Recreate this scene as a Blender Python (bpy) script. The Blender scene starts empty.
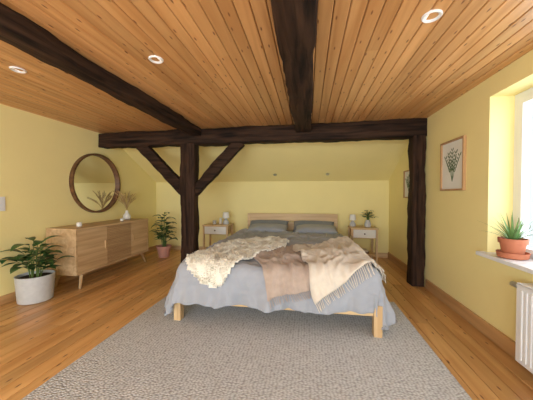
import bpy, bmesh, math, random
from mathutils import Vector, Matrix, noise, Euler
R=random.Random(7)
scene=bpy.context.scene
try:
    scene.view_settings.view_transform='Standard'
except Exception: pass

# ------------------------------------------------------------------ materials
def lin(c):
    return tuple(((v/255)/12.92 if v/255<=.04045 else ((v/255+.055)/1.055)**2.4) for v in c)+(1,)
def newmat(name):
    m=bpy.data.materials.new(name); m.use_nodes=True
    nt=m.node_tree; b=nt.nodes['Principled BSDF']
    return m,nt,b
def simple(name,col,rough=.6,metal=0,var=.06,vscale=8,bump=0,bscale=60,sheen=0):
    m,nt,b=newmat(name); N=nt.nodes.new; L=nt.links.new
    tc=N('ShaderNodeTexCoord'); n=N('ShaderNodeTexNoise'); n.inputs['Scale'].default_value=vscale; n.inputs['Detail'].default_value=4
    L(tc.outputs['Object'],n.inputs['Vector'])
    cr=N('ShaderNodeValToRGB'); c=lin(col)
    cr.color_ramp.elements[0].position=.3; cr.color_ramp.elements[1].position=.7
    cr.color_ramp.elements[0].color=tuple(v*(1-var) for v in c[:3])+(1,)
    cr.color_ramp.elements[1].color=tuple(min(1,v*(1+var)) for v in c[:3])+(1,)
    L(n.outputs['Fac'],cr.inputs['Fac']); L(cr.outputs['Color'],b.inputs['Base Color'])
    b.inputs['Roughness'].default_value=rough; b.inputs['Metallic'].default_value=metal
    if sheen: b.inputs['Sheen Weight'].default_value=sheen
    if bump:
        n2=N('ShaderNodeTexNoise'); n2.inputs['Scale'].default_value=bscale; n2.inputs['Detail'].default_value=5
        L(tc.outputs['Object'],n2.inputs['Vector'])
        bp=N('ShaderNodeBump'); bp.inputs['Strength'].default_value=bump; bp.inputs['Distance'].default_value=.01
        L(n2.outputs['Fac'],bp.inputs['Height']); L(bp.outputs['Normal'],b.inputs['Normal'])
    return m
def wood(name,c1,c2,axis='Y',rough=.45,plank=False,knots=0,knotcol=(95,50,20),grain=14,stretch=.06,bump=.15,var=.25,kscale=(5,1.6),spec=.5):
    m,nt,b=newmat(name); N=nt.nodes.new; L=nt.links.new
    tc=N('ShaderNodeTexCoord'); vec=tc.outputs['Object']
    if plank:
        at=N('ShaderNodeAttribute'); at.attribute_name='rnd'
        mul=N('ShaderNodeVectorMath'); mul.operation='MULTIPLY'; mul.inputs[1].default_value=(3,40,5)
        L(at.outputs['Color'],mul.inputs[0])
        add=N('ShaderNodeVectorMath'); L(vec,add.inputs[0]); L(mul.outputs[0],add.inputs[1]); vec=add.outputs[0]
    mp=N('ShaderNodeMapping'); s=[grain]*3; s['XYZ'.index(axis)]=grain*stretch; mp.inputs['Scale'].default_value=s
    L(vec,mp.inputs['Vector'])
    n=N('ShaderNodeTexNoise'); n.inputs['Scale'].default_value=1; n.inputs['Detail'].default_value=6; n.inputs['Distortion'].default_value=.6
    L(mp.outputs[0],n.inputs['Vector'])
    cr=N('ShaderNodeValToRGB'); cr.color_ramp.elements[0].position=.33; cr.color_ramp.elements[1].position=.66
    cr.color_ramp.elements[0].color=lin(c1); cr.color_ramp.elements[1].color=lin(c2)
    L(n.outputs['Fac'],cr.inputs['Fac']); col=cr.outputs['Color']
    if plank:
        mr=N('ShaderNodeMapRange'); mr.inputs['To Min'].default_value=1-var; mr.inputs['To Max'].default_value=1+var*.5
        L(at.outputs['Fac'],mr.inputs['Value'])
        mx=N('ShaderNodeVectorMath'); mx.operation='SCALE'; L(col,mx.inputs[0]); L(mr.outputs[0],mx.inputs['Scale']); col=mx.outputs[0]
    if knots:
        mk=N('ShaderNodeMapping'); mk.inputs['Scale'].default_value=(kscale[0],kscale[1],1) 
        L(vec,mk.inputs['Vector'])
        v=N('ShaderNodeTexVoronoi'); v.inputs['Scale'].default_value=1.6; v.voronoi_dimensions='2D'
        L(mk.outputs[0],v.inputs['Vector'])
        kr=N('ShaderNodeValToRGB'); kr.color_ramp.elements[0].position=knots*.45; kr.color_ramp.elements[1].position=knots
        kr.color_ramp.elements[0].color=(1,1,1,1); kr.color_ramp.elements[1].color=(0,0,0,1)
        L(v.outputs['Distance'],kr.inputs['Fac'])
        mm=N('ShaderNodeMix'); mm.data_type='RGBA'; L(kr.outputs['Color'],mm.inputs['Factor']); L(col,mm.inputs['A']); mm.inputs['B'].default_value=lin(knotcol)
        col=mm.outputs['Result']
    L(col,b.inputs['Base Color']); b.inputs['Roughness'].default_value=rough; b.inputs['Specular IOR Level'].default_value=spec
    bp=N('ShaderNodeBump'); bp.inputs['Strength'].default_value=bump; bp.inputs['Distance'].default_value=.01
    L(n.outputs['Fac'],bp.inputs['Height']); L(bp.outputs['Normal'],b.inputs['Normal'])
    return m

M={}
M['wall']=simple('yellow_plaster',(248,232,164),.85,var=.02,vscale=2,bump=.12,bscale=35)
M['ceil']=wood('ceiling_pine',(192,138,84),(218,168,112),'Y',.36,True,.075,(120,72,38),var=.15,kscale=(6.5,1.9))
M['floor']=wood('floor_pine',(196,142,84),(226,178,118),'Y',.28,True,.065,(112,66,34),var=.22,kscale=(5,1.5))
M['beam']=wood('dark_oak_Y',(20,12,8),(68,48,35),'Y',.8,grain=22,stretch=.08,bump=1,spec=.2)
M['beamx']=wood('dark_oak_X',(20,12,8),(66,46,33),'X',.8,grain=22,stretch=.08,bump=1,spec=.2)
M['beamz']=wood('dark_oak_Z',(22,13,8),(70,49,36),'Z',.8,grain=22,stretch=.08,bump=1,spec=.2)
M['oakY']=wood('light_oak_Y',(188,152,110),(216,184,140),'Y',.5,grain=18)
M['oakX']=wood('light_oak_X',(198,162,116),(224,194,148),'X',.5,grain=18)
M['oakZ']=wood('light_oak_Z',(196,160,114),(222,192,146),'Z',.5,grain=18)
M['cane']=wood('reeded_oak',(170,134,94),(200,166,122),'Y',.55,grain=18)
M['base']=wood('baseboard_pine',(178,134,86),(206,162,110),'Y',.45,grain=16)
M['walnut']=wood('walnut',(82,54,34),(124,86,56),'Y',.45,grain=14,stretch=.3)
M['white']=simple('white_paint',(236,237,238),.4,var=.02)
M['metal']=simple('brushed_metal',(190,190,188),.3,1)
M['soil']=simple('soil',(52,36,24),.95,var=.4,vscale=60,bump=.8)
M['terra']=simple('terracotta',(190,116,84),.8,var=.1,bump=.1)
M['terrapink']=simple('pink_terracotta',(190,136,118),.75,var=.08,bump=.1)
M['ceramic']=simple('grey_ceramic',(196,198,198),.6,var=.06,vscale=20,bump=.15)
M['ceramicw']=simple('white_ceramic',(232,230,222),.4,var=.03)
M['leaf']=simple('leaf_green',(52,94,44),.4,var=.35,vscale=9)
M['leaf2']=simple('leaf_bright_green',(110,146,86),.45,var=.3,vscale=9)
M['stem']=simple('stem_green',(92,116,56),.6)
M['print']=simple('print_green',(98,118,84),.8,var=.25,vscale=40)
M['dried']=simple('dried_grass',(190,162,112),.9,var=.2,vscale=30)
M['linen']=simple('grey_linen',(162,166,174),1,var=.05,vscale=5,bump=.35,bscale=180,sheen=.1)
M['linend']=simple('blue_grey_linen',(132,138,150),1,var=.05,vscale=5,bump=.3,bscale=180,sheen=.1)
M['matt']=simple('mattress_cotton',(206,204,198),.9,bump=.2)
M['taupe']=simple('taupe_wool',(184,165,151),.95,var=.08,vscale=20,bump=.5,bscale=220,sheen=.2)
M['cream']=simple('cream_wool',(222,211,195),.95,var=.06,vscale=20,bump=.5,bscale=220,sheen=.2)
M['fur']=simple('sheepskin_wool',(246,240,226),.9,var=.03,vscale=12,sheen=.2)
M['paper']=simple('paper',(238,236,228),.8,var=.02)
M['frame']=wood('frame_oak',(176,132,90),(200,160,114),'Z',.5)
M['book1']=simple('book_cloth',(120,98,80),.8); M['book2']=simple('book_cover_pale',(214,204,188),.7)
m,nt,b=newmat('mirror_glass'); b.inputs['Base Color'].default_value=(.88,.89,.88,1); b.inputs['Metallic'].default_value=1; b.inputs['Roughness'].default_value=.02; M['mirror']=m
m=bpy.data.materials.new('window_glass'); m.use_nodes=True; nt=m.node_tree; nt.nodes.clear()
o=nt.nodes.new('ShaderNodeOutputMaterial'); mx=nt.nodes.new('ShaderNodeMixShader'); t=nt.nodes.new('ShaderNodeBsdfTransparent'); g=nt.nodes.new('ShaderNodeBsdfGlossy'); g.inputs['Roughness'].default_value=.02
mx.inputs[0].default_value=.06; nt.links.new(t.outputs[0],mx.inputs[1]); nt.links.new(g.outputs[0],mx.inputs[2]); nt.links.new(mx.outputs[0],o.inputs[0]); M['glass']=m
m,nt,b=newmat('downlight_diffuser'); b.inputs['Base Color'].default_value=(.8,.8,.78,1); b.inputs['Emission Color'].default_value=(1,.97,.9,1); b.inputs['Emission Strength'].default_value=.6; M['emit']=m
# rug
m,nt,b=newmat('woven_wool_rug'); N=nt.nodes.new; L=nt.links.new
tc=N('ShaderNodeTexCoord')
mp=N('ShaderNodeMapping'); mp.inputs['Scale'].default_value=(40,80,1); L(tc.outputs['Object'],mp.inputs['Vector'])
v=N('ShaderNodeTexVoronoi'); v.voronoi_dimensions='2D'; v.inputs['Scale'].default_value=1; v.inputs['Randomness'].default_value=.6; L(mp.outputs[0],v.inputs['Vector'])
n=N('ShaderNodeTexNoise'); n.inputs['Scale'].default_value=2.5; n.inputs['Detail'].default_value=7
mp2=N('ShaderNodeMapping'); mp2.inputs['Scale'].default_value=(3,16,1); L(tc.outputs['Object'],mp2.inputs['Vector']); L(mp2.outputs[0],n.inputs['Vector'])
cr=N('ShaderNodeValToRGB'); cr.color_ramp.elements[0].position=.15; cr.color_ramp.elements[1].position=.85
cr.color_ramp.elements[0].color=lin((216,217,219)); cr.color_ramp.elements[1].color=lin((150,150,151)); L(v.outputs['Distance'],cr.inputs['Fac'])
mr=N('ShaderNodeMapRange'); mr.inputs['From Min'].default_value=.25; mr.inputs['From Max'].default_value=.75; mr.inputs['To Min'].default_value=.84; mr.inputs['To Max'].default_value=1.1; L(n.outputs['Fac'],mr.inputs['Value'])
sc=N('ShaderNodeVectorMath'); sc.operation='SCALE'; L(cr.outputs['Color'],sc.inputs[0]); L(mr.outputs[0],sc.inputs['Scale']); L(sc.outputs[0],b.inputs['Base Color'])
bp=N('ShaderNodeBump'); bp.invert=True; bp.inputs['Strength'].default_value=.8; bp.inputs['Distance'].default_value=.009; L(v.outputs['Distance'],bp.inputs['Height']); L(bp.outputs['Normal'],b.inputs['Normal'])
b.inputs['Roughness'].default_value=.95; M['rug']=m

# ------------------------------------------------------------------ helpers
def addobj(name,me,parent=None):
    ob=bpy.data.objects.new(name,me); scene.collection.objects.link(ob)
    if parent:
        ob.parent=parent; ob.matrix_parent_inverse=Matrix.Translation(parent.location).inverted()
    return ob
def group(name,loc):
    e=bpy.data.objects.new(name,None); e.empty_display_size=.1; scene.collection.objects.link(e); e.location=loc; return e
def finish(bm,name,mat,parent=None,smooth=False,center=None):
    if center is None:
        xs=[v.co for v in bm.verts]
        center=Vector([(min(c[i] for c in xs)+max(c[i] for c in xs))/2 for i in range(3)])
    bmesh.ops.translate(bm,verts=bm.verts,vec=-Vector(center))
    me=bpy.data.meshes.new(name); bm.to_mesh(me); bm.free()
    mats=mat if isinstance(mat,list) else [mat]
    for q in mats: me.materials.append(q)
    if smooth:
        for p in me.polygons: p.use_smooth=True
    ob=addobj(name,me,None); ob.location=center
    if parent: ob.parent=parent; ob.matrix_parent_inverse=Matrix.Translation(parent.location).inverted()
    return ob
def bmbox(bm,lo,hi,mi=0,bev=0):
    r=bmesh.ops.create_cube(bm,size=1); vs=r['verts']
    for v in vs:
        for i in range(3): v.co[i]=(lo[i]+hi[i])/2+v.co[i]*(hi[i]-lo[i])
    fs=set(f for v in vs for f in v.link_faces)
    for f in fs: f.material_index=mi
    if bev:
        es=list(set(e for v in vs for e in v.link_edges))
        r=bmesh.ops.bevel(bm,geom=es,offset=bev,segments=2,affect='EDGES',profile=.7)
        for f in r['faces']: f.material_index=mi
def box(name,lo,hi,mat,bev=0,parent=None):
    bm=bmesh.new(); bmbox(bm,lo,hi,0,bev); return finish(bm,name,mat,parent)
def boxes(name,lst,mat,bev=0,parent=None):
    bm=bmesh.new()
    for l in lst: bmbox(bm,l[0],l[1],l[2] if len(l)>2 else 0,bev)
    return finish(bm,name,mat,parent)
def lathe(name,prof,c,mat,parent=None,seg=40,mats=None):
    bm=bmesh.new(); rings=[]
    for r,z in prof:
        rings.append([bm.verts.new((c[0]+r*math.cos(2*math.pi*i/seg),c[1]+r*math.sin(2*math.pi*i/seg),c[2]+z)) for i in range(seg)])
    for a,b_ in zip(rings,rings[1:]):
        for i in range(seg): bm.faces.new((a[i],a[(i+1)%seg],b_[(i+1)%seg],b_[i]))
    if prof[0][0]>1e-4: bm.faces.new(list(reversed(rings[0])))
    if prof[-1][0]>1e-4: bm.faces.new(rings[-1])
    bmesh.ops.recalc_face_normals(bm,faces=bm.faces)
    ob=finish(bm,name,mat,parent,True)
    md=ob.modifiers.new('es','EDGE_SPLIT'); md.split_angle=math.radians(40)
    return ob
def tube(bm,pts,r0,r1=None,seg=6,mi=0):
    r1=r0 if r1 is None else r1; rings=[]
    n=len(pts)
    for k,p in enumerate(pts):
        p=Vector(p); d=(Vector(pts[min(k+1,n-1)])-Vector(pts[max(k-1,0)])).normalized()
        a=d.orthogonal().normalized(); b_=d.cross(a); r=r0+(r1-r0)*k/(n-1)
        rings.append([bm.verts.new(p+(a*math.cos(2*math.pi*i/seg)+b_*math.sin(2*math.pi*i/seg))*r) for i in range(seg)])
    for x,y in zip(rings,rings[1:]):
        best=min(range(seg),key=lambda s:sum((x[i].co-y[(i+s)%seg].co).length for i in range(seg)))
        for i in range(seg):
            f=bm.faces.new((x[i],x[(i+1)%seg],y[(i+1+best)%seg],y[(i+best)%seg])); f.material_index=mi; f.smooth=True
    f=bm.faces.new(rings[0]); f.material_index=mi
    f=bm.faces.new(rings[-1]); f.material_index=mi
def leaf(bm,base,d,length,width,droop=.5,fold=.25,seg=8,mi=0,pw=.8):
    d=Vector(d).normalized(); up=Vector((0,0,1)); side=d.cross(up)
    if side.length<.05: side=Vector((1,0,0))
    side.normalize(); p=Vector(base); rows=[]
    cur=d.copy()
    for k in range(seg+1):
        t=k/seg
        w=width*.5*(math.sin(math.pi*min(1,max(0,t))**pw)+.02)
        nrm=side.cross(cur).normalized()
        if nrm.z<0: nrm=-nrm
        rows.append([bm.verts.new(p-side*w+nrm*w*fold),bm.verts.new(p),bm.verts.new(p+side*w+nrm*w*fold)])
        p=p+cur*(length/seg); cur=(cur+Vector((0,0,-droop/seg))).normalized()
    for a,b_ in zip(rows,rows[1:]):
        for i in (0,1):
            f=bm.faces.new((a[i],a[i+1],b_[i+1],b_[i])); f.smooth=True; f.material_index=mi
def keepin(bm,x0=None,x1=None,y1=None):
    for v in bm.verts:
        if x0 is not None and v.co.x<x0: v.co.x=x0-(v.co.x-x0)*.3
        if x1 is not None and v.co.x>x1: v.co.x=x1-(v.co.x-x1)*.3
        if y1 is not None and v.co.y>y1: v.co.y=y1

# ------------------------------------------------------------------ room shell
XL,XR,YB,YR=-3.6,1.64,5.6,-2.2
ZC=2.38; YS=4.16; ZK=1.60
def planks(name,x0,x1,y0,y1,z0,z1,w,mat,gap,jl,up,c=.004):
    bm=bmesh.new(); lay=bm.loops.layers.float_color.new('rnd')
    x=x0
    while x<x1-1e-4:
        xe=min(x+w,x1); y=y0-R.random()*jl
        while y<y1:
            ye=min(y+jl*(.8+.4*R.random()),y1) ; ys=max(y,y0)
            if ye-ys>.02:
                if y1-ye<.3: ye=y1
                lo=(x+gap/2,ys+.0006,z0); hi=(xe-gap/2,ye-.0006,z1)
                zt=z1 if up else z0; zb=z0 if up else z1; zc=zt-c if up else zt+c
                vs=[bm.verts.new(q) for q in [(lo[0],lo[1],zb),(hi[0],lo[1],zb),(hi[0],hi[1],zb),(lo[0],hi[1],zb),
                     (lo[0],lo[1],zc),(hi[0],lo[1],zc),(hi[0],hi[1],zc),(lo[0],hi[1],zc),
                     (lo[0]+c,lo[1],zt),(hi[0]-c,lo[1],zt),(hi[0]-c,hi[1],zt),(lo[0]+c,hi[1],zt)]]
                fs=[(0,3,2,1),(0,1,5,4),(1,2,6,5),(2,3,7,6),(3,0,4,7),(4,5,9,8),(5,6,10,9),(6,7,11,10),(7,4,8,11),(8,9,10,11)]
                a=R.random()
                for f in fs:
                    ff=bm.faces.new([vs[i] for i in f])
                    for l in ff.loops: l[lay]=(a,a,a,1)
            y=ye
        x=xe
    bmesh.ops.recalc_face_normals(bm,faces=bm.faces)
    return finish(bm,name,mat,None,center=(0,0,0))
planks('floor',XL-.05,XR+.05,YR,YB+.05,-.03,0,.135,M['floor'],.005,2.6,True,.003)
box('floor_base',(XL-.3,YR-.3,-.2),(XR+.4,YB+.3,-.03),M['soil'])
planks('ceiling',XL-.02,XR+.02,YR,YS+.02,ZC,ZC+.02,.094,M['ceil'],.0045,9,False,.005)
box('ceiling_base',(XL-.3,YR-.3,ZC+.021),(XR+.4,YS+.3,ZC+.2),M['beam'])
box('wall_left',(XL-.2,YR,0),(XL,YB+.2,2.6),M['wall'])
box('wall_back',(XL,YB,0),(XR,YB+.2,ZK+.3),M['wall'])
bm=bmesh.new()
dz=(ZC-ZK)/(YB-YS)
vs=[]
for x in (XL,XR):
    for y,z in ((YS-.02,ZC+.02*dz),(YB+.02,ZK-.02*dz),(YB+.02,ZK+.15),(YS-.02,ZC+.2)):
        vs.append(bm.verts.new((x,y,z)))
bm.faces.new(vs[0:4]); bm.faces.new(vs[4:8])
for i in range(4): bm.faces.new((vs[i],vs[(i+1)%4],vs[4+(i+1)%4],vs[4+i]))
bmesh.ops.recalc_face_normals(bm,faces=bm.faces)
finish(bm,'wall_sloped',M['wall'])
WY0,WY1,WZ0,WZ1=1.1,2.66,.74,2.2
boxes('wall_right',[((XR,YR,0),(XR+.3,WY0,2.6)),((XR,WY1,0),(XR+.3,YB+.2,2.6)),((XR,WY0,0),(XR+.3,WY1,WZ0)),((XR,WY0,WZ1),(XR+.3,WY1,2.6))],M['wall'])
boxes('wall_rear',[((XL,YR-.2,0),(-2.9,YR,2.6)),((1.2,YR-.2,0),(XR,YR,2.6)),((-2.9,YR-.2,0),(1.2,YR,.15)),((-2.9,YR-.2,2.25),(1.2,YR,2.6))],M['wall'])
def window(name,lo,hi,axis,nm):
    L_=[];t=.055
    def bx(a0,a1,z0,z1,d0,d1):
        if axis=='X': return ((d0,a0,z0),(d1,a1,z1))
        return ((a0,d0,z0),(a1,d1,z1))
    a0,z0,d0=lo; a1,z1,d1=hi
    L_+= [bx(a0,a0+t,z0,z1,d0,d1),bx(a1-t,a1,z0,z1,d0,d1),bx(a0+t,a1-t,z0,z0+t,d0,d1),bx(a0+t,a1-t,z1-t,z1,d0,d1)]
    n=nm; w=(a1-a0-2*t)/n
    for k in range(n):
        s0=a0+t+k*w+.003; s1=s0+w-.006; e=.05
        q0,q1=d0-.012,d1-.02
        L_+=[bx(s0,s0+e,z0+t,z1-t,q0,q1),bx(s1-e,s1,z0+t,z1-t,q0,q1),bx(s0+e,s1-e,z0+t,z0+t+e,q0,q1),bx(s0+e,s1-e,z1-t-e,z1-t,q0,q1)]
    g=group(name,bx(a0,a1,z0,z1,d0,d1)[0])
    boxes('frame',L_,M['white'],.004,g)
    m_=(d0+d1)/2; b_=bx(a0+t,a1-t,z0+t,z1-t,m_,m_+.006); box('glass_pane',b_[0],b_[1],M['glass'],0,g)
    return g
w1=window('window_1',(WY0,WZ0,XR+.2),(WY1,WZ1,XR+.27),'X',2)
bm=bmesh.new(); tube(bm,[(XR+.185,1.9,1.42),(XR+.15,1.9,1.42)],.012,.012,10); tube(bm,[(XR+.15,1.9,1.43),(XR+.15,1.9,1.30)],.011,.009,10)
finish(bm,'window_handle',M['metal'],w1)
window('added_fill_window',(-2.9,.15,YR-.15),(1.2,2.25,YR-.08),'Y',4)  # invented window behind the camera, added as an opening for frontal fill
box('trim_1',(XR-.07,WY0-.04,WZ0-.005),(XR+.2,WY1+.05,WZ0+.03),M['white'],.008)
box('baseboard_right',(XR-.022,YR,0),(XR,3.86,.125),M['base'],.004)
box('baseboard_right.001',(XR-.022,4.14,0),(XR,YB-.022,.125),M['base'],.004)
box('baseboard_left',(XL,YR,0),(XL+.022,YB-.022,.1),M['base'],.004)
box('baseboard_back',(XL,YB-.022,0),(XR,YB,.1),M['oakX'],.004)
for i,(x,y) in enumerate(((.73,1.70),(-1.2,1.88),(-2.47,1.84),(.73,-.4),(-1.2,-.4),(-2.47,-.4))):
    g=group('recessed_downlight',(x,y,ZC))
    lathe('trim_ring',[(.034,.004),(.036,-.004),(.050,-.010),(.056,-.004),(.056,.004)],(x,y,ZC),M['white'],g)
    lathe('diffuser',[(.0001,.001),(.036,.001),(.036,.003),(.0001,.003)],(x,y,ZC),M['emit'],g)
for x in (-.70,.385):
    y=5.36; z=ZC-(y-YS)*dz
    o=lathe('wall_spotlight',[(.0001,.014),(.022,.014),(.024,.02),(.032,.02),(.036,.004),(.036,-.01)],(0,0,0),M['metal'])
    o.location=(x,y,z); o.rotation_euler=(math.radians(180)-math.atan(dz)+.0,0,0)

# ------------------------------------------------------------------ beams
def beam(name,p0,p1,w,h,mat,parent=None,seed=0,upv=(0,0,1),amp=.02):
    p0=Vector(p0);p1=Vector(p1); d=(p1-p0); ln=d.length; d.normalize()
    up=Vector(upv); s=d.cross(up).normalized(); u=s.cross(d).normalized()
    n=max(6,int(ln/.06)); bv=.014
    pts=[]
    for cx,cy,a0 in ((1,1,0),(-1,1,90),(-1,-1,180),(1,-1,270)):
        for q in (10,45,80):
            a=math.radians(a0+q); pts.append((cx*(w/2-bv)+bv*math.cos(a),cy*(h/2-bv)+bv*math.sin(a)))
        nx=[(-1,1),(-1,-1),(1,-1),(1,1)][[0,90,180,270].index(a0)]
        pts.append(((cx+nx[0])/2*(w/2),(cy+nx[1])/2*(h/2)))
    bm=bmesh.new(); rings=[]
    for i in range(n+1):
        c=p0+d*(ln*i/n); ring=[]
        for a,b_ in pts:
            co=c+s*a+u*b_
            nn=noise.noise(co*2.3+Vector((seed,0,0)))*amp+noise.noise(co*9+Vector((0,seed,0)))*amp*.5
            f=1+nn/max(w,h)*2-.02
            ring.append(bm.verts.new(c+s*a*f+u*b_*f))
        rings.append(ring)
    m_=len(pts)
    for a,b_ in zip(rings,rings[1:]):
        for i in range(m_):
            f=bm.faces.new((a[i],a[(i+1)%m_],b_[(i+1)%m_],b_[i])); f.smooth=True
    bm.faces.new(rings[0]); bm.faces.new(rings[-1])
    bmesh.ops.recalc_face_normals(bm,faces=bm.faces)
    o=finish(bm,name,mat,parent)
    md=o.modifiers.new('es','EDGE_SPLIT'); md.split_angle=math.radians(40)
    return o
tf=group('timber_frame',(-1.96,4.0,0))
beam('cross_beam',(XL+.005,4.01,2.25),(XR-.005,4.01,2.25),.22,.25,M['beamx'],tf,1)
beam('post_left',(-1.96,4.0,.0),(-1.96,4.0,2.14),.25,.2,M['beamz'],tf,2,(0,1,0))
beam('post_right',(1.54,3.99,0),(1.54,3.99,2.14),.17,.2,M['beamz'],tf,3,(0,1,0))
beam('brace_left',(-2.03,4.0,1.34),(-2.84,4.0,2.16),.12,.17,M['beamx'],tf,4,(0,0,1))
beam('brace_right',(-1.89,4.0,1.34),(-1.08,4.0,2.16),.12,.17,M['beamx'],tf,5,(0,0,1))
beam('ceiling_beam',(-1.80,YR+.01,2.315),(-1.80,3.90,2.315),.2,.13,M['beam'],None,6)
beam('ceiling_beam.001',(-.08,YR+.01,2.31),(-.08,3.90,2.31),.23,.14,M['beam'],None,7)

# ------------------------------------------------------------------ rug
bm=bmesh.new(); bmbox(bm,(-1.78,.75,0.001),(1.02,3.25,.016),0,.005)
finish(bm,'area_rug',M['rug'])

# ------------------------------------------------------------------ bed
BX0,BX1,BY0,BY1=-1.36,.66,2.40,5.5
bed=group('double_bed',((BX0+BX1)/2,4,0))
L_=[]
for x in (BX0,BX1-.075):
    for y in (BY0,BY1-.1): L_.append(((x,y,0.016 if y<3 else 0),(x+.075,y+.075,.30)))
boxes('legs',L_,M['oakZ'],.008,bed)
boxes('rails',[((BX0+.075,BY0+.015,.20),(BX1-.075,BY0+.055,.275)),((BX0+.015,BY0+.075,.2),(BX0+.055,BY1-.1,.29)),((BX1-.055,BY0+.075,.2),(BX1-.015,BY1-.1,.29))],M['oakX'],.006,bed)
boxes('slats',[((BX0+.055,BY0+.15+i*.2,.235),(BX1-.055,BY0+.24+i*.2,.26)) for i in range(14)],M['oakX'],.003,bed)
HX0,HX1=-1.32,.60
boxes('headboard',[((HX0,BY1-.04,.3),(HX0+.07,BY1,.90)),((HX1-.07,BY1-.04,.3),(HX1,BY1,.90)),((HX0+.07,BY1-.035,.74),(HX1-.07,BY1-.005,.90)),((HX0+.07,BY1-.035,.5),(HX1-.07,BY1-.005,.72))],M['oakX'],.006,bed)
box('mattress',(BX0+.06,BY0+.07,.29),(BX1-.06,BY1-.06,.545),M['matt'],.05,bed)

ex0,ex1,ey0,TOP,RR=-1.27,.57,2.49,.585,.09
def drape(p,q,off=0,wr=1.0,seed=0,maxe=.50):
    ex=(p-ex1) if p>ex1 else ((p-ex0) if p<ex0 else 0)
    ey=(q-ey0) if q<ey0 else 0
    e=math.hypot(ex,ey)
    cx=min(max(p,ex0),ex1); cy=max(q,ey0)
    top=TOP+.035*noise.noise(Vector((p*1.3,q*1.3,seed)))*wr
    w1=noise.noise(Vector((p*1.7,q*1.7,21)))*1.3; w2=noise.noise(Vector((p*1.7,q*1.7,31)))*1.3
    rip=.020*noise.noise(Vector((p*4+2*noise.noise(Vector((p,q,3))),q*2.6,seed+5)))
    rd=1-abs(noise.noise(Vector((p*4+w1,q*3.2+w2,seed+9))))*3.4
    rip+=.026*max(0,rd)**1.4
    rd=1-abs(noise.noise(Vector((p*7-w2,q*8+w1,seed+19))))*4
    rip+=.012*max(0,rd)
    rip*=wr
    if e==0: return Vector((cx,cy,top+rip+off))
    d=Vector((ex/e,ey/e,0)); e=min(e,maxe)
    ang=min(e/RR,math.pi/2); out=RR*math.sin(ang); down=RR*(1-math.cos(ang)); rest=max(0,e-RR*math.pi/2)
    s=cx*1.0+cy*1.0+math.atan2(ey,ex)*.25
    wave=(noise.noise(Vector((s*5,rest*1.5,seed+2)))*.12+noise.noise(Vector((s*12,rest*2,seed+3)))*.06)*min(1,rest/.3)*wr
    out+=rest*.20+wave; down+=rest*.98
    n=d*math.sin(ang)+Vector((0,0,1))*math.cos(ang)
    pos=Vector((cx,cy,top-down))+d*out+n*(off+rip*(1-.4*math.sin(ang)))
    return pos
def clothgrid(name,fn,nu,nv,mat,parent,thick,sub=0):
    bm=bmesh.new(); g=[[bm.verts.new(fn(i/nu,j/nv)) for j in range(nv+1)] for i in range(nu+1)]
    for i in range(nu):
        for j in range(nv):
            f=bm.faces.new((g[i][j],g[i+1][j],g[i+1][j+1],g[i][j+1])); f.smooth=True
    bmesh.ops.recalc_face_normals(bm,faces=bm.faces)
    up=sum(f.normal.z for f in bm.faces)
    if up<0: bmesh.ops.reverse_faces(bm,faces=bm.faces)
    o=finish(bm,name,mat,parent)
    md=o.modifiers.new('s','SOLIDIFY'); md.thickness=thick; md.offset=-1
    for p in o.data.polygons: p.use_smooth=True
    return o
def duv(u,v):
    hem=.03*noise.noise(Vector((u*4,v*4,2)))
    p=ex0-.50+u*(ex1-ex0+1.0); q=ey0-.41+hem+v*(5.05-ey0+.41-hem)
    po=drape(p,q,.0,1,0,.53)
    if v>.97: po.z-=.02*(v-.97)/.03
    # keep the sides tucked in beside the nightstands
    t=min(1,max(0,(po.y-4.5)/.4))
    po.x=po.x*(1-t)+t*min(max(po.x,-1.46),.75)
    return po
clothgrid('duvet',duv,200,240,M['linen'],bed,.022)
def pillow(name,c,w,d,h,tilt,mat,seed):
    bm=bmesh.new(); n=26
    def P(u,v,s):
        a=2*u-1;b_=2*v-1
        prof=max(0,(1-abs(a)**3.2))**.55*max(0,(1-abs(b_)**3.0))**.55
        pin=1-.06*(1-abs(a)**2)*abs(b_)**4
        x=a*w/2*(1-.05*(1-b_*b_)*abs(a)**4); y=b_*d/2*pin
        z=s*prof*h/2+.012*noise.noise(Vector((a*3,b_*3,seed)))*prof
        return Vector((x,y,z))
    for s in (1,-1):
        g=[[bm.verts.new(P(i/n,j/n,s)) for j in range(n+1)] for i in range(n+1)]
        for i in range(n):
            for j in range(n):
                f=bm.faces.new((g[i][j],g[i+1][j],g[i+1][j+1],g[i][j+1])); f.smooth=True
    bmesh.ops.remove_doubles(bm,verts=bm.verts,dist=.0005)
    bmesh.ops.recalc_face_normals(bm,faces=bm.faces)
    o=finish(bm,name,mat,None,True,center=(0,0,0)); o.location=c; o.rotation_euler=(tilt,0,0)
    o.parent=bed; o.matrix_parent_inverse=Matrix.Translation(bed.location).inverted()
for i,x in enumerate((-.83,.11)):
    pillow('pillow_back_%d'%i,(x,5.26,.65),.84,.44,.15,math.radians(24),M['linend'],i)
    pillow('pillow_front_%d'%i,(x+.03,4.98,.64),.80,.42,.15,math.radians(8),M['linen'],i+4)

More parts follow.
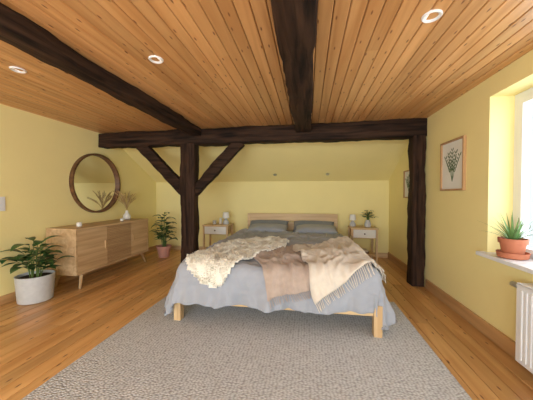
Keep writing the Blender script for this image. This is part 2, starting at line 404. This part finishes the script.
def throw(name,TL,TR,BR,BL,mat,off,seed,fr):
    TL,TR,BR,BL=[Vector((a[0],a[1],0)) for a in (TL,TR,BR,BL)]
    g=group(name,(BL.x,BL.y+.3,.6))
    def uv(u,v):
        a=BL.lerp(BR,u); b_=TL.lerp(TR,u); c=a.lerp(b_,v)
        c+=Vector((noise.noise(Vector((v*3,seed,u*2))),noise.noise(Vector((u*3,seed+4,v))),0))*.09
        return c
    def fn(u,v,extra=0):
        c=uv(u,v)
        f=.03*noise.noise(Vector((u*6+1.4*math.sin(v*2.5+seed),v*1.6,seed)))+.016*noise.noise(Vector((u*14,v*3,seed+8)))
        return drape(c.x,c.y,off+max(-.012,f)+.012,1,0,.6)
    clothgrid('blanket',fn,100,100,mat,g,.008)
    bm=bmesh.new()
    for k in range(fr):
        u=(k+.5)/fr
        a=fn(u,.004)
        c0=uv(u,0); c1=uv(u,.03); dd=(c0-c1).normalized()
        pts=[a]
        jx=R.uniform(-.3,.3)
        for t in (.3,.65,1):
            c=c0+dd*.075*t+Vector((dd.y,-dd.x,0))*jx*.05*t
            pts.append(drape(c.x,c.y,off+.012,1,0,.7))
        tube(bm,pts,.0035,.0028,5)
    finish(bm,'fringe',mat,g,True)
throw('throw_blanket',(-.72,3.08),(-.05,3.62),(.30,2.33),(-.36,2.18),M['taupe'],.012,3,36)
throw('throw_blanket.001',(-.20,3.36),(.54,3.95),(.74,2.62),(.06,2.16),M['cream'],.034,11,44)

poly=[(-1.30,2.62),(-1.22,3.1),(-1.13,3.55),(-.85,3.82),(-.45,4.0),(-.26,3.75),(-.33,3.35),(-.52,2.98),(-.64,2.6),(-.82,2.27),(-1.02,2.25),(-1.2,2.4)]
def inside(x,y):
    c=False; n=len(poly)
    for i in range(n):
        x1,y1=poly[i]; x2,y2=poly[(i+1)%n]
        if (y1>y)!=(y2>y) and x<(x2-x1)*(y-y1)/(y2-y1)+x1: c=not c
    return c
def wob(x,y): return x+.04*noise.noise(Vector((x*6,y*6,1))),y+.04*noise.noise(Vector((x*6,y*6,7)))
sk=group('sheepskin_throw',(-.8,3.1,.6))
bm=bmesh.new(); st=.025; cache={}
def gv(i,j):
    if (i,j) not in cache: 
        x,y=i*st,j*st; cache[(i,j)]=bm.verts.new(drape(x,y,.035+.008*noise.noise(Vector((x*9,y*9,2))),1,0,.6))
    return cache[(i,j)]
for i in range(-60,0):
    for j in range(85,165):
        cx,cy=wob((i+.5)*st,(j+.5)*st)
        if inside(cx,cy):
            f=bm.faces.new((gv(i,j),gv(i+1,j),gv(i+1,j+1),gv(i,j+1))); f.smooth=True
o=finish(bm,'hide',M['fur'],sk,True); md=o.modifiers.new('s','SOLIDIFY'); md.thickness=.015; md.offset=-1
bm=bmesh.new(); cnt=0
while cnt<22000:
    x=R.uniform(-1.4,-.2); y=R.uniform(2.15,4.1); 
    if not inside(*wob(x,y)): continue
    cnt+=1
    p=drape(x,y,.03,1,0,.6); px=drape(x+.01,y,.03,1,0,.6); py=drape(x,y+.01,.03,1,0,.6)
    n=(px-p).cross(py-p)
    if n.length<1e-9: continue
    n.normalize()
    clump=Vector((noise.noise(Vector((x*11,y*11,3))),noise.noise(Vector((x*11,y*11,9))),0))*1.0
    d=(n*.55+clump+Vector((R.uniform(-.3,.3),R.uniform(-.3,.3),-.1))).normalized()
    if d.dot(n)<.2: d=(d+n*.4).normalized()
    ln=R.uniform(.015,.032); w=.004
    s=d.cross(Vector((R.random(),R.random(),R.random()))).normalized()*w
    m1=p+d*ln*.55+clump*.004
    a=bm.verts.new(p-s);b_=bm.verts.new(p+s);c=bm.verts.new(m1+s*.8);e=bm.verts.new(m1-s*.8);t=bm.verts.new(p+d*ln+clump*.006-n*.004)
    bm.faces.new((a,b_,c,e)); bm.faces.new((e,c,t))
finish(bm,'wool',M['fur'],sk)

# ------------------------------------------------------------------ sideboard
sx0,sx1,sy0,sy1,sz0,sz1=XL+.025,-3.10,2.97,4.55,.20,.84
sb=group('sideboard',((sx0+sx1)/2,(sy0+sy1)/2,0))
boxes('carcass',[((sx0,sy0,sz1-.028),(sx1+.006,sy1,sz1)),((sx0,sy0,sz0),(sx1,sy1,sz0+.025)),((sx0,sy0,sz0+.025),(sx1,sy0+.025,sz1-.028)),((sx0,sy1-.025,sz0+.025),(sx1,sy1,sz1-.028)),((sx0,sy0+.025,sz0+.025),(sx0+.012,sy1-.025,sz1-.028))],M['oakY'],.003,sb)
fr=[];y0=sy0+.029;y1=sy1-.029;w=(y1-y0)
secs=[(y0,y0+w*.34),(y0+w*.34+.004,y0+w*.70),(y0+w*.70+.004,y1)]
zb,zt=sz0+.029,sz1-.032
fr.append(((sx1-.02,secs[0][0],zb),(sx1-.001,secs[0][1],zt)))
fr.append(((sx1-.02,secs[2][0],zb),(sx1-.001,secs[2][1],zt)))
boxes('doors',fr,M['oakY'],.002,sb)
fr=[]; ns=22; hh=(zt-zb)/ns
for k in range(ns): fr.append(((sx1-.018,secs[1][0],zb+k*hh+.002),(sx1-.002,secs[1][1],zb+(k+1)*hh-.002)))
boxes('reeded_front',fr,M['cane'],.004,sb)
box('interior_panel',(sx0+.012,sy0+.025,sz0+.025),(sx1-.022,sy1-.025,sz1-.028),M['walnut'],0,sb)
boxes('handles',[((sx1-.001,secs[0][1]-.05,.48),(sx1+.012,secs[0][1]-.035,.60)),((sx1-.001,secs[2][0]+.03,.48),(sx1+.012,secs[2][0]+.045,.60))],M['oakZ'],.003,sb)
bm=bmesh.new()
for x,dx in ((sx0+.06,-.01),(sx1-.06,.04)):
    for y,dy in ((sy0+.14,-.07),(sy1-.14,.07)):
        tube(bm,[(x,y,sz0+.002),(x+dx,y+dy,0.0)],.026,.015,14)
finish(bm,'legs',M['oakZ'],sb,True)
boxes('leg_mounts',[((sx0+.03,sy0+.1,sz0-.02),(sx1-.03,sy0+.18,sz0)),((sx0+.03,sy1-.18,sz0-.02),(sx1-.03,sy1-.1,sz0))],M['oakX'],.003,sb)
v=group('vase_with_dried_grass',(-3.33,4.25,.84))
lathe('vase',[(.04,0),(.062,.015),(.068,.05),(.06,.09),(.03,.125),(.022,.15),(.027,.172),(.022,.17),(.018,.15),(.02,.125)],(-3.33,4.25,.84),M['ceramicw'],v)
bm=bmesh.new()
for k in range(26):
    a=R.uniform(0,6.28); sp=R.uniform(.05,.28); hh=R.uniform(.24,.44); b0=Vector((-3.33,4.25,.99))
    dx,dy=math.cos(a)*sp*.55,math.sin(a)*sp*1.15
    pts=[b0+Vector((dx*t*t,dy*t*t,hh*t*(1-.12*t))) for t in (0,.25,.5,.75,1)]
    tube(bm,pts,.0025,.0018,4)
    for q in range(26):
        t=.6+.4*q/26; p=b0+Vector((dx*t*t,dy*t*t,hh*t*(1-.12*t)))
        leaf(bm,p,(dx*2+R.uniform(-.35,.35),dy*2+R.uniform(-.35,.35),.7),.034,.008,.3,.1,2)
keepin(bm,x0=XL+.02)
finish(bm,'dried_grass',M['dried'],v)
lathe('candle_jar',[(.028,0),(.035,.005),(.035,.055),(.032,.06),(.030,.056),(.028,.04),(.0001,.04)],(-3.3,3.22,.84),M['ceramicw'])
lathe('candle_jar.001',[(.022,0),(.028,.005),(.028,.04),(.025,.045),(.023,.03),(.0001,.03)],(-3.25,4.02,.84),M['ceramicw'])

# ------------------------------------------------------------------ mirror
mc=(XL,3.85,1.50)
mg=group('round_wall_mirror',mc)
def ringx(name,prof,mat,par,seg=72):
    bm=bmesh.new(); rings=[]
    for r,x in prof: rings.append([bm.verts.new((mc[0]+x,mc[1]+r*math.cos(2*math.pi*i/seg),mc[2]+r*math.sin(2*math.pi*i/seg))) for i in range(seg)])
    for a,b_ in zip(rings,rings[1:]):
        for i in range(seg): bm.faces.new((a[i],a[(i+1)%seg],b_[(i+1)%seg],b_[i]))
    bmesh.ops.recalc_face_normals(bm,faces=bm.faces); 
    o=finish(bm,name,mat,par,True); md=o.modifiers.new('es','EDGE_SPLIT'); md.split_angle=math.radians(40); return o
ringx('frame',[(.505,.001),(.505,.06),(.475,.06),(.472,.012),(.505,.001)],M['walnut'],mg)
bm=bmesh.new(); bmesh.ops.create_circle(bm,cap_ends=True,segments=72,radius=.474)
o=finish(bm,'mirror_glass',M['mirror'],None,center=(0,0,0)); o.rotation_euler=(0,math.radians(90),0); o.location=(mc[0]+.014,mc[1],mc[2]); o.parent=mg; o.matrix_parent_inverse=Matrix.Translation(mg.location).inverted()
sw=group('light_switch',(XL,2.46,1.2))
boxes('plate',[((XL,2.42,1.11),(XL+.01,2.51,1.28))],M['white'],.003,sw)
boxes('rockers',[((XL+.01,2.435,1.125),(XL+.014,2.495,1.185)),((XL+.01,2.435,1.195),(XL+.014,2.495,1.265))],M['white'],.002,sw)

# ------------------------------------------------------------------ pictures
def picture(name,y0,y1,z0,z1,seed):
    rr=random.Random(seed)
    g=group(name,(XR,(y0+y1)/2,(z0+z1)/2)); t=.02
    boxes('frame',[((XR-.03,y0,z0),(XR-.001,y0+t,z1)),((XR-.03,y1-t,z0),(XR-.001,y1,z1)),((XR-.03,y0+t,z0),(XR-.001,y1-t,z0+t)),((XR-.03,y0+t,z1-t),(XR-.001,y1-t,z1))],M['frame'],.002,g)
    box('paper',(XR-.012,y0+t,z0+t),(XR-.004,y1-t,z1-t),M['paper'],0,g)
    bm=bmesh.new(); cy=(y0+y1)/2; w=y1-y0; h=z1-z0; X=XR-.0135
    for s in range(5):
        sp=(s-2)*.15*w; ln=h*(.62-.07*abs(s-2))
        P=lambda t:(cy+sp*t**1.3, z0+h*.18+ln*t)
        tube(bm,[(X,)+P(t) for t in (0,.3,.6,1)],.0022,.0012,4)
        for q in range(6):
            t=.38+.12*q; y,z=P(t)
            for sd in (-1,1):
                l=w*.085*rr.uniform(.8,1.2); n=5; up=[];dn=[]
                for k in range(n+1):
                    u=k/n; yy=y+sd*l*u*.8; zz=z+l*u*.9; ww=l*.2*math.sin(math.pi*u)
                    up.append((X-.0004*s,yy-sd*ww*.5,zz+ww)); dn.append((X-.0004*s,yy+sd*ww*.5,zz-ww))
                vs=[bm.verts.new(c) for c in up+dn[::-1][1:-1]]
                bm.faces.new(vs)
    finish(bm,'botanical_print',M['print'],g)
picture('framed_botanical_print',3.0,3.48,1.35,1.93,1)
picture('framed_botanical_print.001',4.32,4.72,1.25,1.71,2)

# ------------------------------------------------------------------ nightstands
def nightstand(name,x0,x1,y0,y1,h):
    g=group(name,((x0+x1)/2,(y0+y1)/2,0)); t=.035
    boxes('legs',[((x,y,0),(x+t,y+t,h-.022)) for x in (x0+.01,x1-t-.01) for y in (y0+.01,y1-t-.01)],M['oakZ'],.004,g)
    box('top',(x0,y0,h-.022),(x1,y1,h),M['oakX'],.004,g)
    boxes('drawer_case',[((x0+.045,y0+.02,h-.20),(x1-.045,y1-.02,h-.025)),((x0+.045,y0+.02,.16),(x1-.045,y1-.02,.18))],M['oakX'],.003,g)
    box('drawer_front',(x0+.05,y0+.006,h-.185),(x1-.05,y0+.024,h-.035),M['ceramicw'],.003,g)
    o=lathe('knob',[(.0001,0),(.008,0),(.008,.012),(.014,.018),(.012,.026),(.0001,.028)],(0,0,0),M['walnut'])
    o.location=((x0+x1)/2,y0-.008,h-.11); o.rotation_euler=(math.radians(90),0,0); o.parent=g; o.matrix_parent_inverse=Matrix.Translation(g.location).inverted()
nightstand('nightstand',-2.18,-1.62,5.0,5.4,.68)
nightstand('nightstand.001',.79,1.29,5.0,5.4,.68)
bk=group('stack_of_books',(1.0,5.2,.181))
boxes('books',[((.88,5.06,.181),(1.14,5.28,.215)),((.89,5.07,.216),(1.12,5.27,.245),1)],[M['book1'],M['book2']],.003,bk)
def lamp(name,x,y,z,s=1):
    g=group(name,(x,y,z))
    lathe('base',[(.05*s,0),(.055*s,.01*s),(.05*s,.05*s),(.025*s,.09*s),(.010*s,.10*s),(.010*s,.14*s)],(x,y,z),M['ceramic'],g)
    lathe('shade',[(.06*s,.11*s),(.05*s,.21*s),(.048*s,.21*s),(.058*s,.11*s)],(x,y,z),M['paper'],g)
lamp('table_lamp',-1.73,5.2,.68,1.2)
lamp('table_lamp.001',.87,5.28,.68,1.1)
lathe('coffee_mug',[(.03,0),(.036,.005),(.038,.08),(.034,.08),(.032,.01),(.0001,.01)],(-1.97,5.16,.68),M['ceramic'])
lathe('storage_jar',[(.028,0),(.033,.005),(.033,.10),(.024,.115),(.024,.13),(.0001,.13)],(-1.87,5.26,.68),M['ceramicw'])

# ------------------------------------------------------------------ plants
def plant(name,c,potprof,potmat,soilz,soilr,kind,seed,H,S,n,lw=(.06,.1),ll=(.16,.24),kx=None,ky=None):
    rr=random.Random(seed); g=group(name,c); x,y,z=c
    lathe('pot',potprof,c,potmat,g)
    lathe('soil',[(.0001,soilz),(soilr,soilz),(soilr,soilz-.03),(.0001,soilz-.03)],c,M['soil'],g)
    bm=bmesh.new()
    for k in range(n):
        a=k*2.4+rr.uniform(-.4,.4); f=(k+.5)/n
        rad=S*(1-f*.75)*rr.uniform(.7,1.05); hh=H*(.25+.75*f)*rr.uniform(.85,1.0)
        b0=Vector((x+math.cos(a)*soilr*.3,y+math.sin(a)*soilr*.3,z+soilz))
        tip=Vector((x+math.cos(a)*rad*.62,y+math.sin(a)*rad*.62,z+soilz+hh*.82))
        mid=(b0+tip)/2+Vector((-math.cos(a)*rad*.12,-math.sin(a)*rad*.12,.04))
        pts=[b0,b0.lerp(mid,.6),mid,mid.lerp(tip,.6),tip]
        tube(bm,pts,.005,.003,5,1)
        L0=rr.uniform(*ll)
        leaf(bm,tip,(math.cos(a),math.sin(a),.75-.3*rr.random()),L0,rr.uniform(*lw),.9+.6*rr.random(),.2)
        if kind=='broad':
            for t in (.55,.8):
                p=mid.lerp(tip,(t-.5)*2); a2=a+rr.choice((-1,1))*rr.uniform(.7,1.4)
                leaf(bm,p,(math.cos(a2),math.sin(a2),.4),L0*.85,rr.uniform(*lw)*.9,.8,.2)
    keepin(bm,x0=kx,y1=ky)
    finish(bm,'foliage',[M['leaf'],M['stem']],g)
pot1=[(.155,0),(.17,.01),(.19,.30),(.192,.32),(.182,.322),(.176,.30),(.174,.28)]
plant('potted_houseplant',(-3.33,2.63,0),pot1,M['ceramic'],.29,.170,'broad',3,.55,.34,18,(.09,.13),(.18,.26),kx=XL+.02)
pot2=[(.10,0),(.105,.01),(.14,.20),(.15,.20),(.152,.235),(.142,.236),(.13,.2)]
plant('potted_rubber_plant',(-3.0,4.93,0),pot2,M['terrapink'],.2,.128,'broad',8,.88,.25,20,(.095,.135),(.18,.25),kx=XL+.02)
pot3=[(.04,0),(.055,.01),(.065,.05),(.05,.10),(.038,.13),(.042,.14),(.034,.13)]
plant('vase_with_green_leaves',(1.13,5.16,.68),pot3,M['ceramic'],.125,.034,'broad',5,.24,.18,14,(.05,.07),(.08,.11))
sp=group('potted_aloe',(1.70,2.45,.77)); c=(1.70,2.45,.7705)
lathe('saucer',[(.085,0),(.10,.008),(.108,.05),(.102,.05),(.095,.014),(.0001,.012)],c,M['terra'],sp)
lathe('pot',[(.062,.013),(.068,.02),(.085,.125),(.095,.125),(.098,.165),(.09,.166),(.082,.13)],c,M['terra'],sp)
lathe('soil',[(.0001,.145),(.085,.145),(.08,.12),(.0001,.12)],c,M['soil'],sp)
bm=bmesh.new()
for k in range(26):
    a=k*2.4; e=.5+.95*(k/26)
    leaf(bm,(c[0]+math.cos(a)*.02,c[1]+math.sin(a)*.02,c[2]+.145),(math.cos(a)*math.cos(e),math.sin(a)*math.cos(e),math.sin(e)),R.uniform(.21,.29),.018,.6,.35,8,0,.45)
keepin(bm,x1=1.81,y1=WY1-.01)
finish(bm,'foliage',M['leaf2'],sp)

# ------------------------------------------------------------------ radiator
rd=group('radiator',(1.55,1.6,.1)); y0,y1,z0,z1=1.15,2.12,.09,.66
L_=[((1.50,y0,z0),(1.512,y1,z1)),((1.588,y0,z0),(1.60,y1,z1)),((1.505,y1-.012,z0+.01),(1.595,y1,z1-.01)),((1.505,y0,z0+.01),(1.595,y0+.012,z1-.01)),((1.50,y0,z1-.01),(1.60,y1,z1+.003))]
k=y0+.03
while k<y1-.03: L_.append(((1.492,k,z0+.03),(1.502,k+.02,z1-.04))); k+=.04
boxes('panel',L_,M['white'],.003,rd)
boxes('wall_brackets',[((1.60,y0+.15,z0+.1),(XR,y0+.18,z1-.1)),((1.60,y1-.18,z0+.1),(XR,y1-.15,z1-.1))],M['white'],0,rd)
bm=bmesh.new()
tube(bm,[(1.55,y1,.62),(1.55,y1+.04,.62)],.012,.012,12); tube(bm,[(1.55,y1+.03,.62),(1.55,y1+.11,.62)],.022,.02,16)
tube(bm,[(1.55,y1+.02,.62),(XR-.005,y1+.02,.60)],.009,.009,10)
finish(bm,'thermostat_valve',M['white'],rd,True)

# ------------------------------------------------------------------ lights
def area(name,loc,rot,sx,sy,power,col):
    l=bpy.data.lights.new(name,'AREA'); l.shape='RECTANGLE'; l.size=sx; l.size_y=sy; l.energy=power; l.color=col
    o=bpy.data.objects.new(name,l); scene.collection.objects.link(o); o.location=loc; o.rotation_euler=rot; return o
area('daylight_right_window',(XR+.34,(WY0+WY1)/2,(WZ0+WZ1)/2),(0,math.radians(90),0),1.6,1.7,30,(.82,.91,1))
area('rear_fill_light',(-.85,YR-.22,1.25),(math.radians(90),0,0),4.2,2.3,330,(.85,.93,1))  # added fill lamp outside the invented rear window, brightens the room from behind
w=bpy.data.worlds.new('overcast_sky'); scene.world=w; w.use_nodes=True
nt=w.node_tree; bg=nt.nodes['Background']; bg.inputs['Color'].default_value=(.82,.91,1,1); bg.inputs['Strength'].default_value=1.1

# ------------------------------------------------------------------ camera
cd=bpy.data.cameras.new('camera'); cd.sensor_width=36; cd.lens=36*255/533; cd.clip_start=.05
cam=bpy.data.objects.new('camera',cd); scene.collection.objects.link(cam)
cam.location=(0,0,1.3); cam.rotation_euler=(math.radians(90-1.12),0,math.radians(9.35))
scene.camera=cam
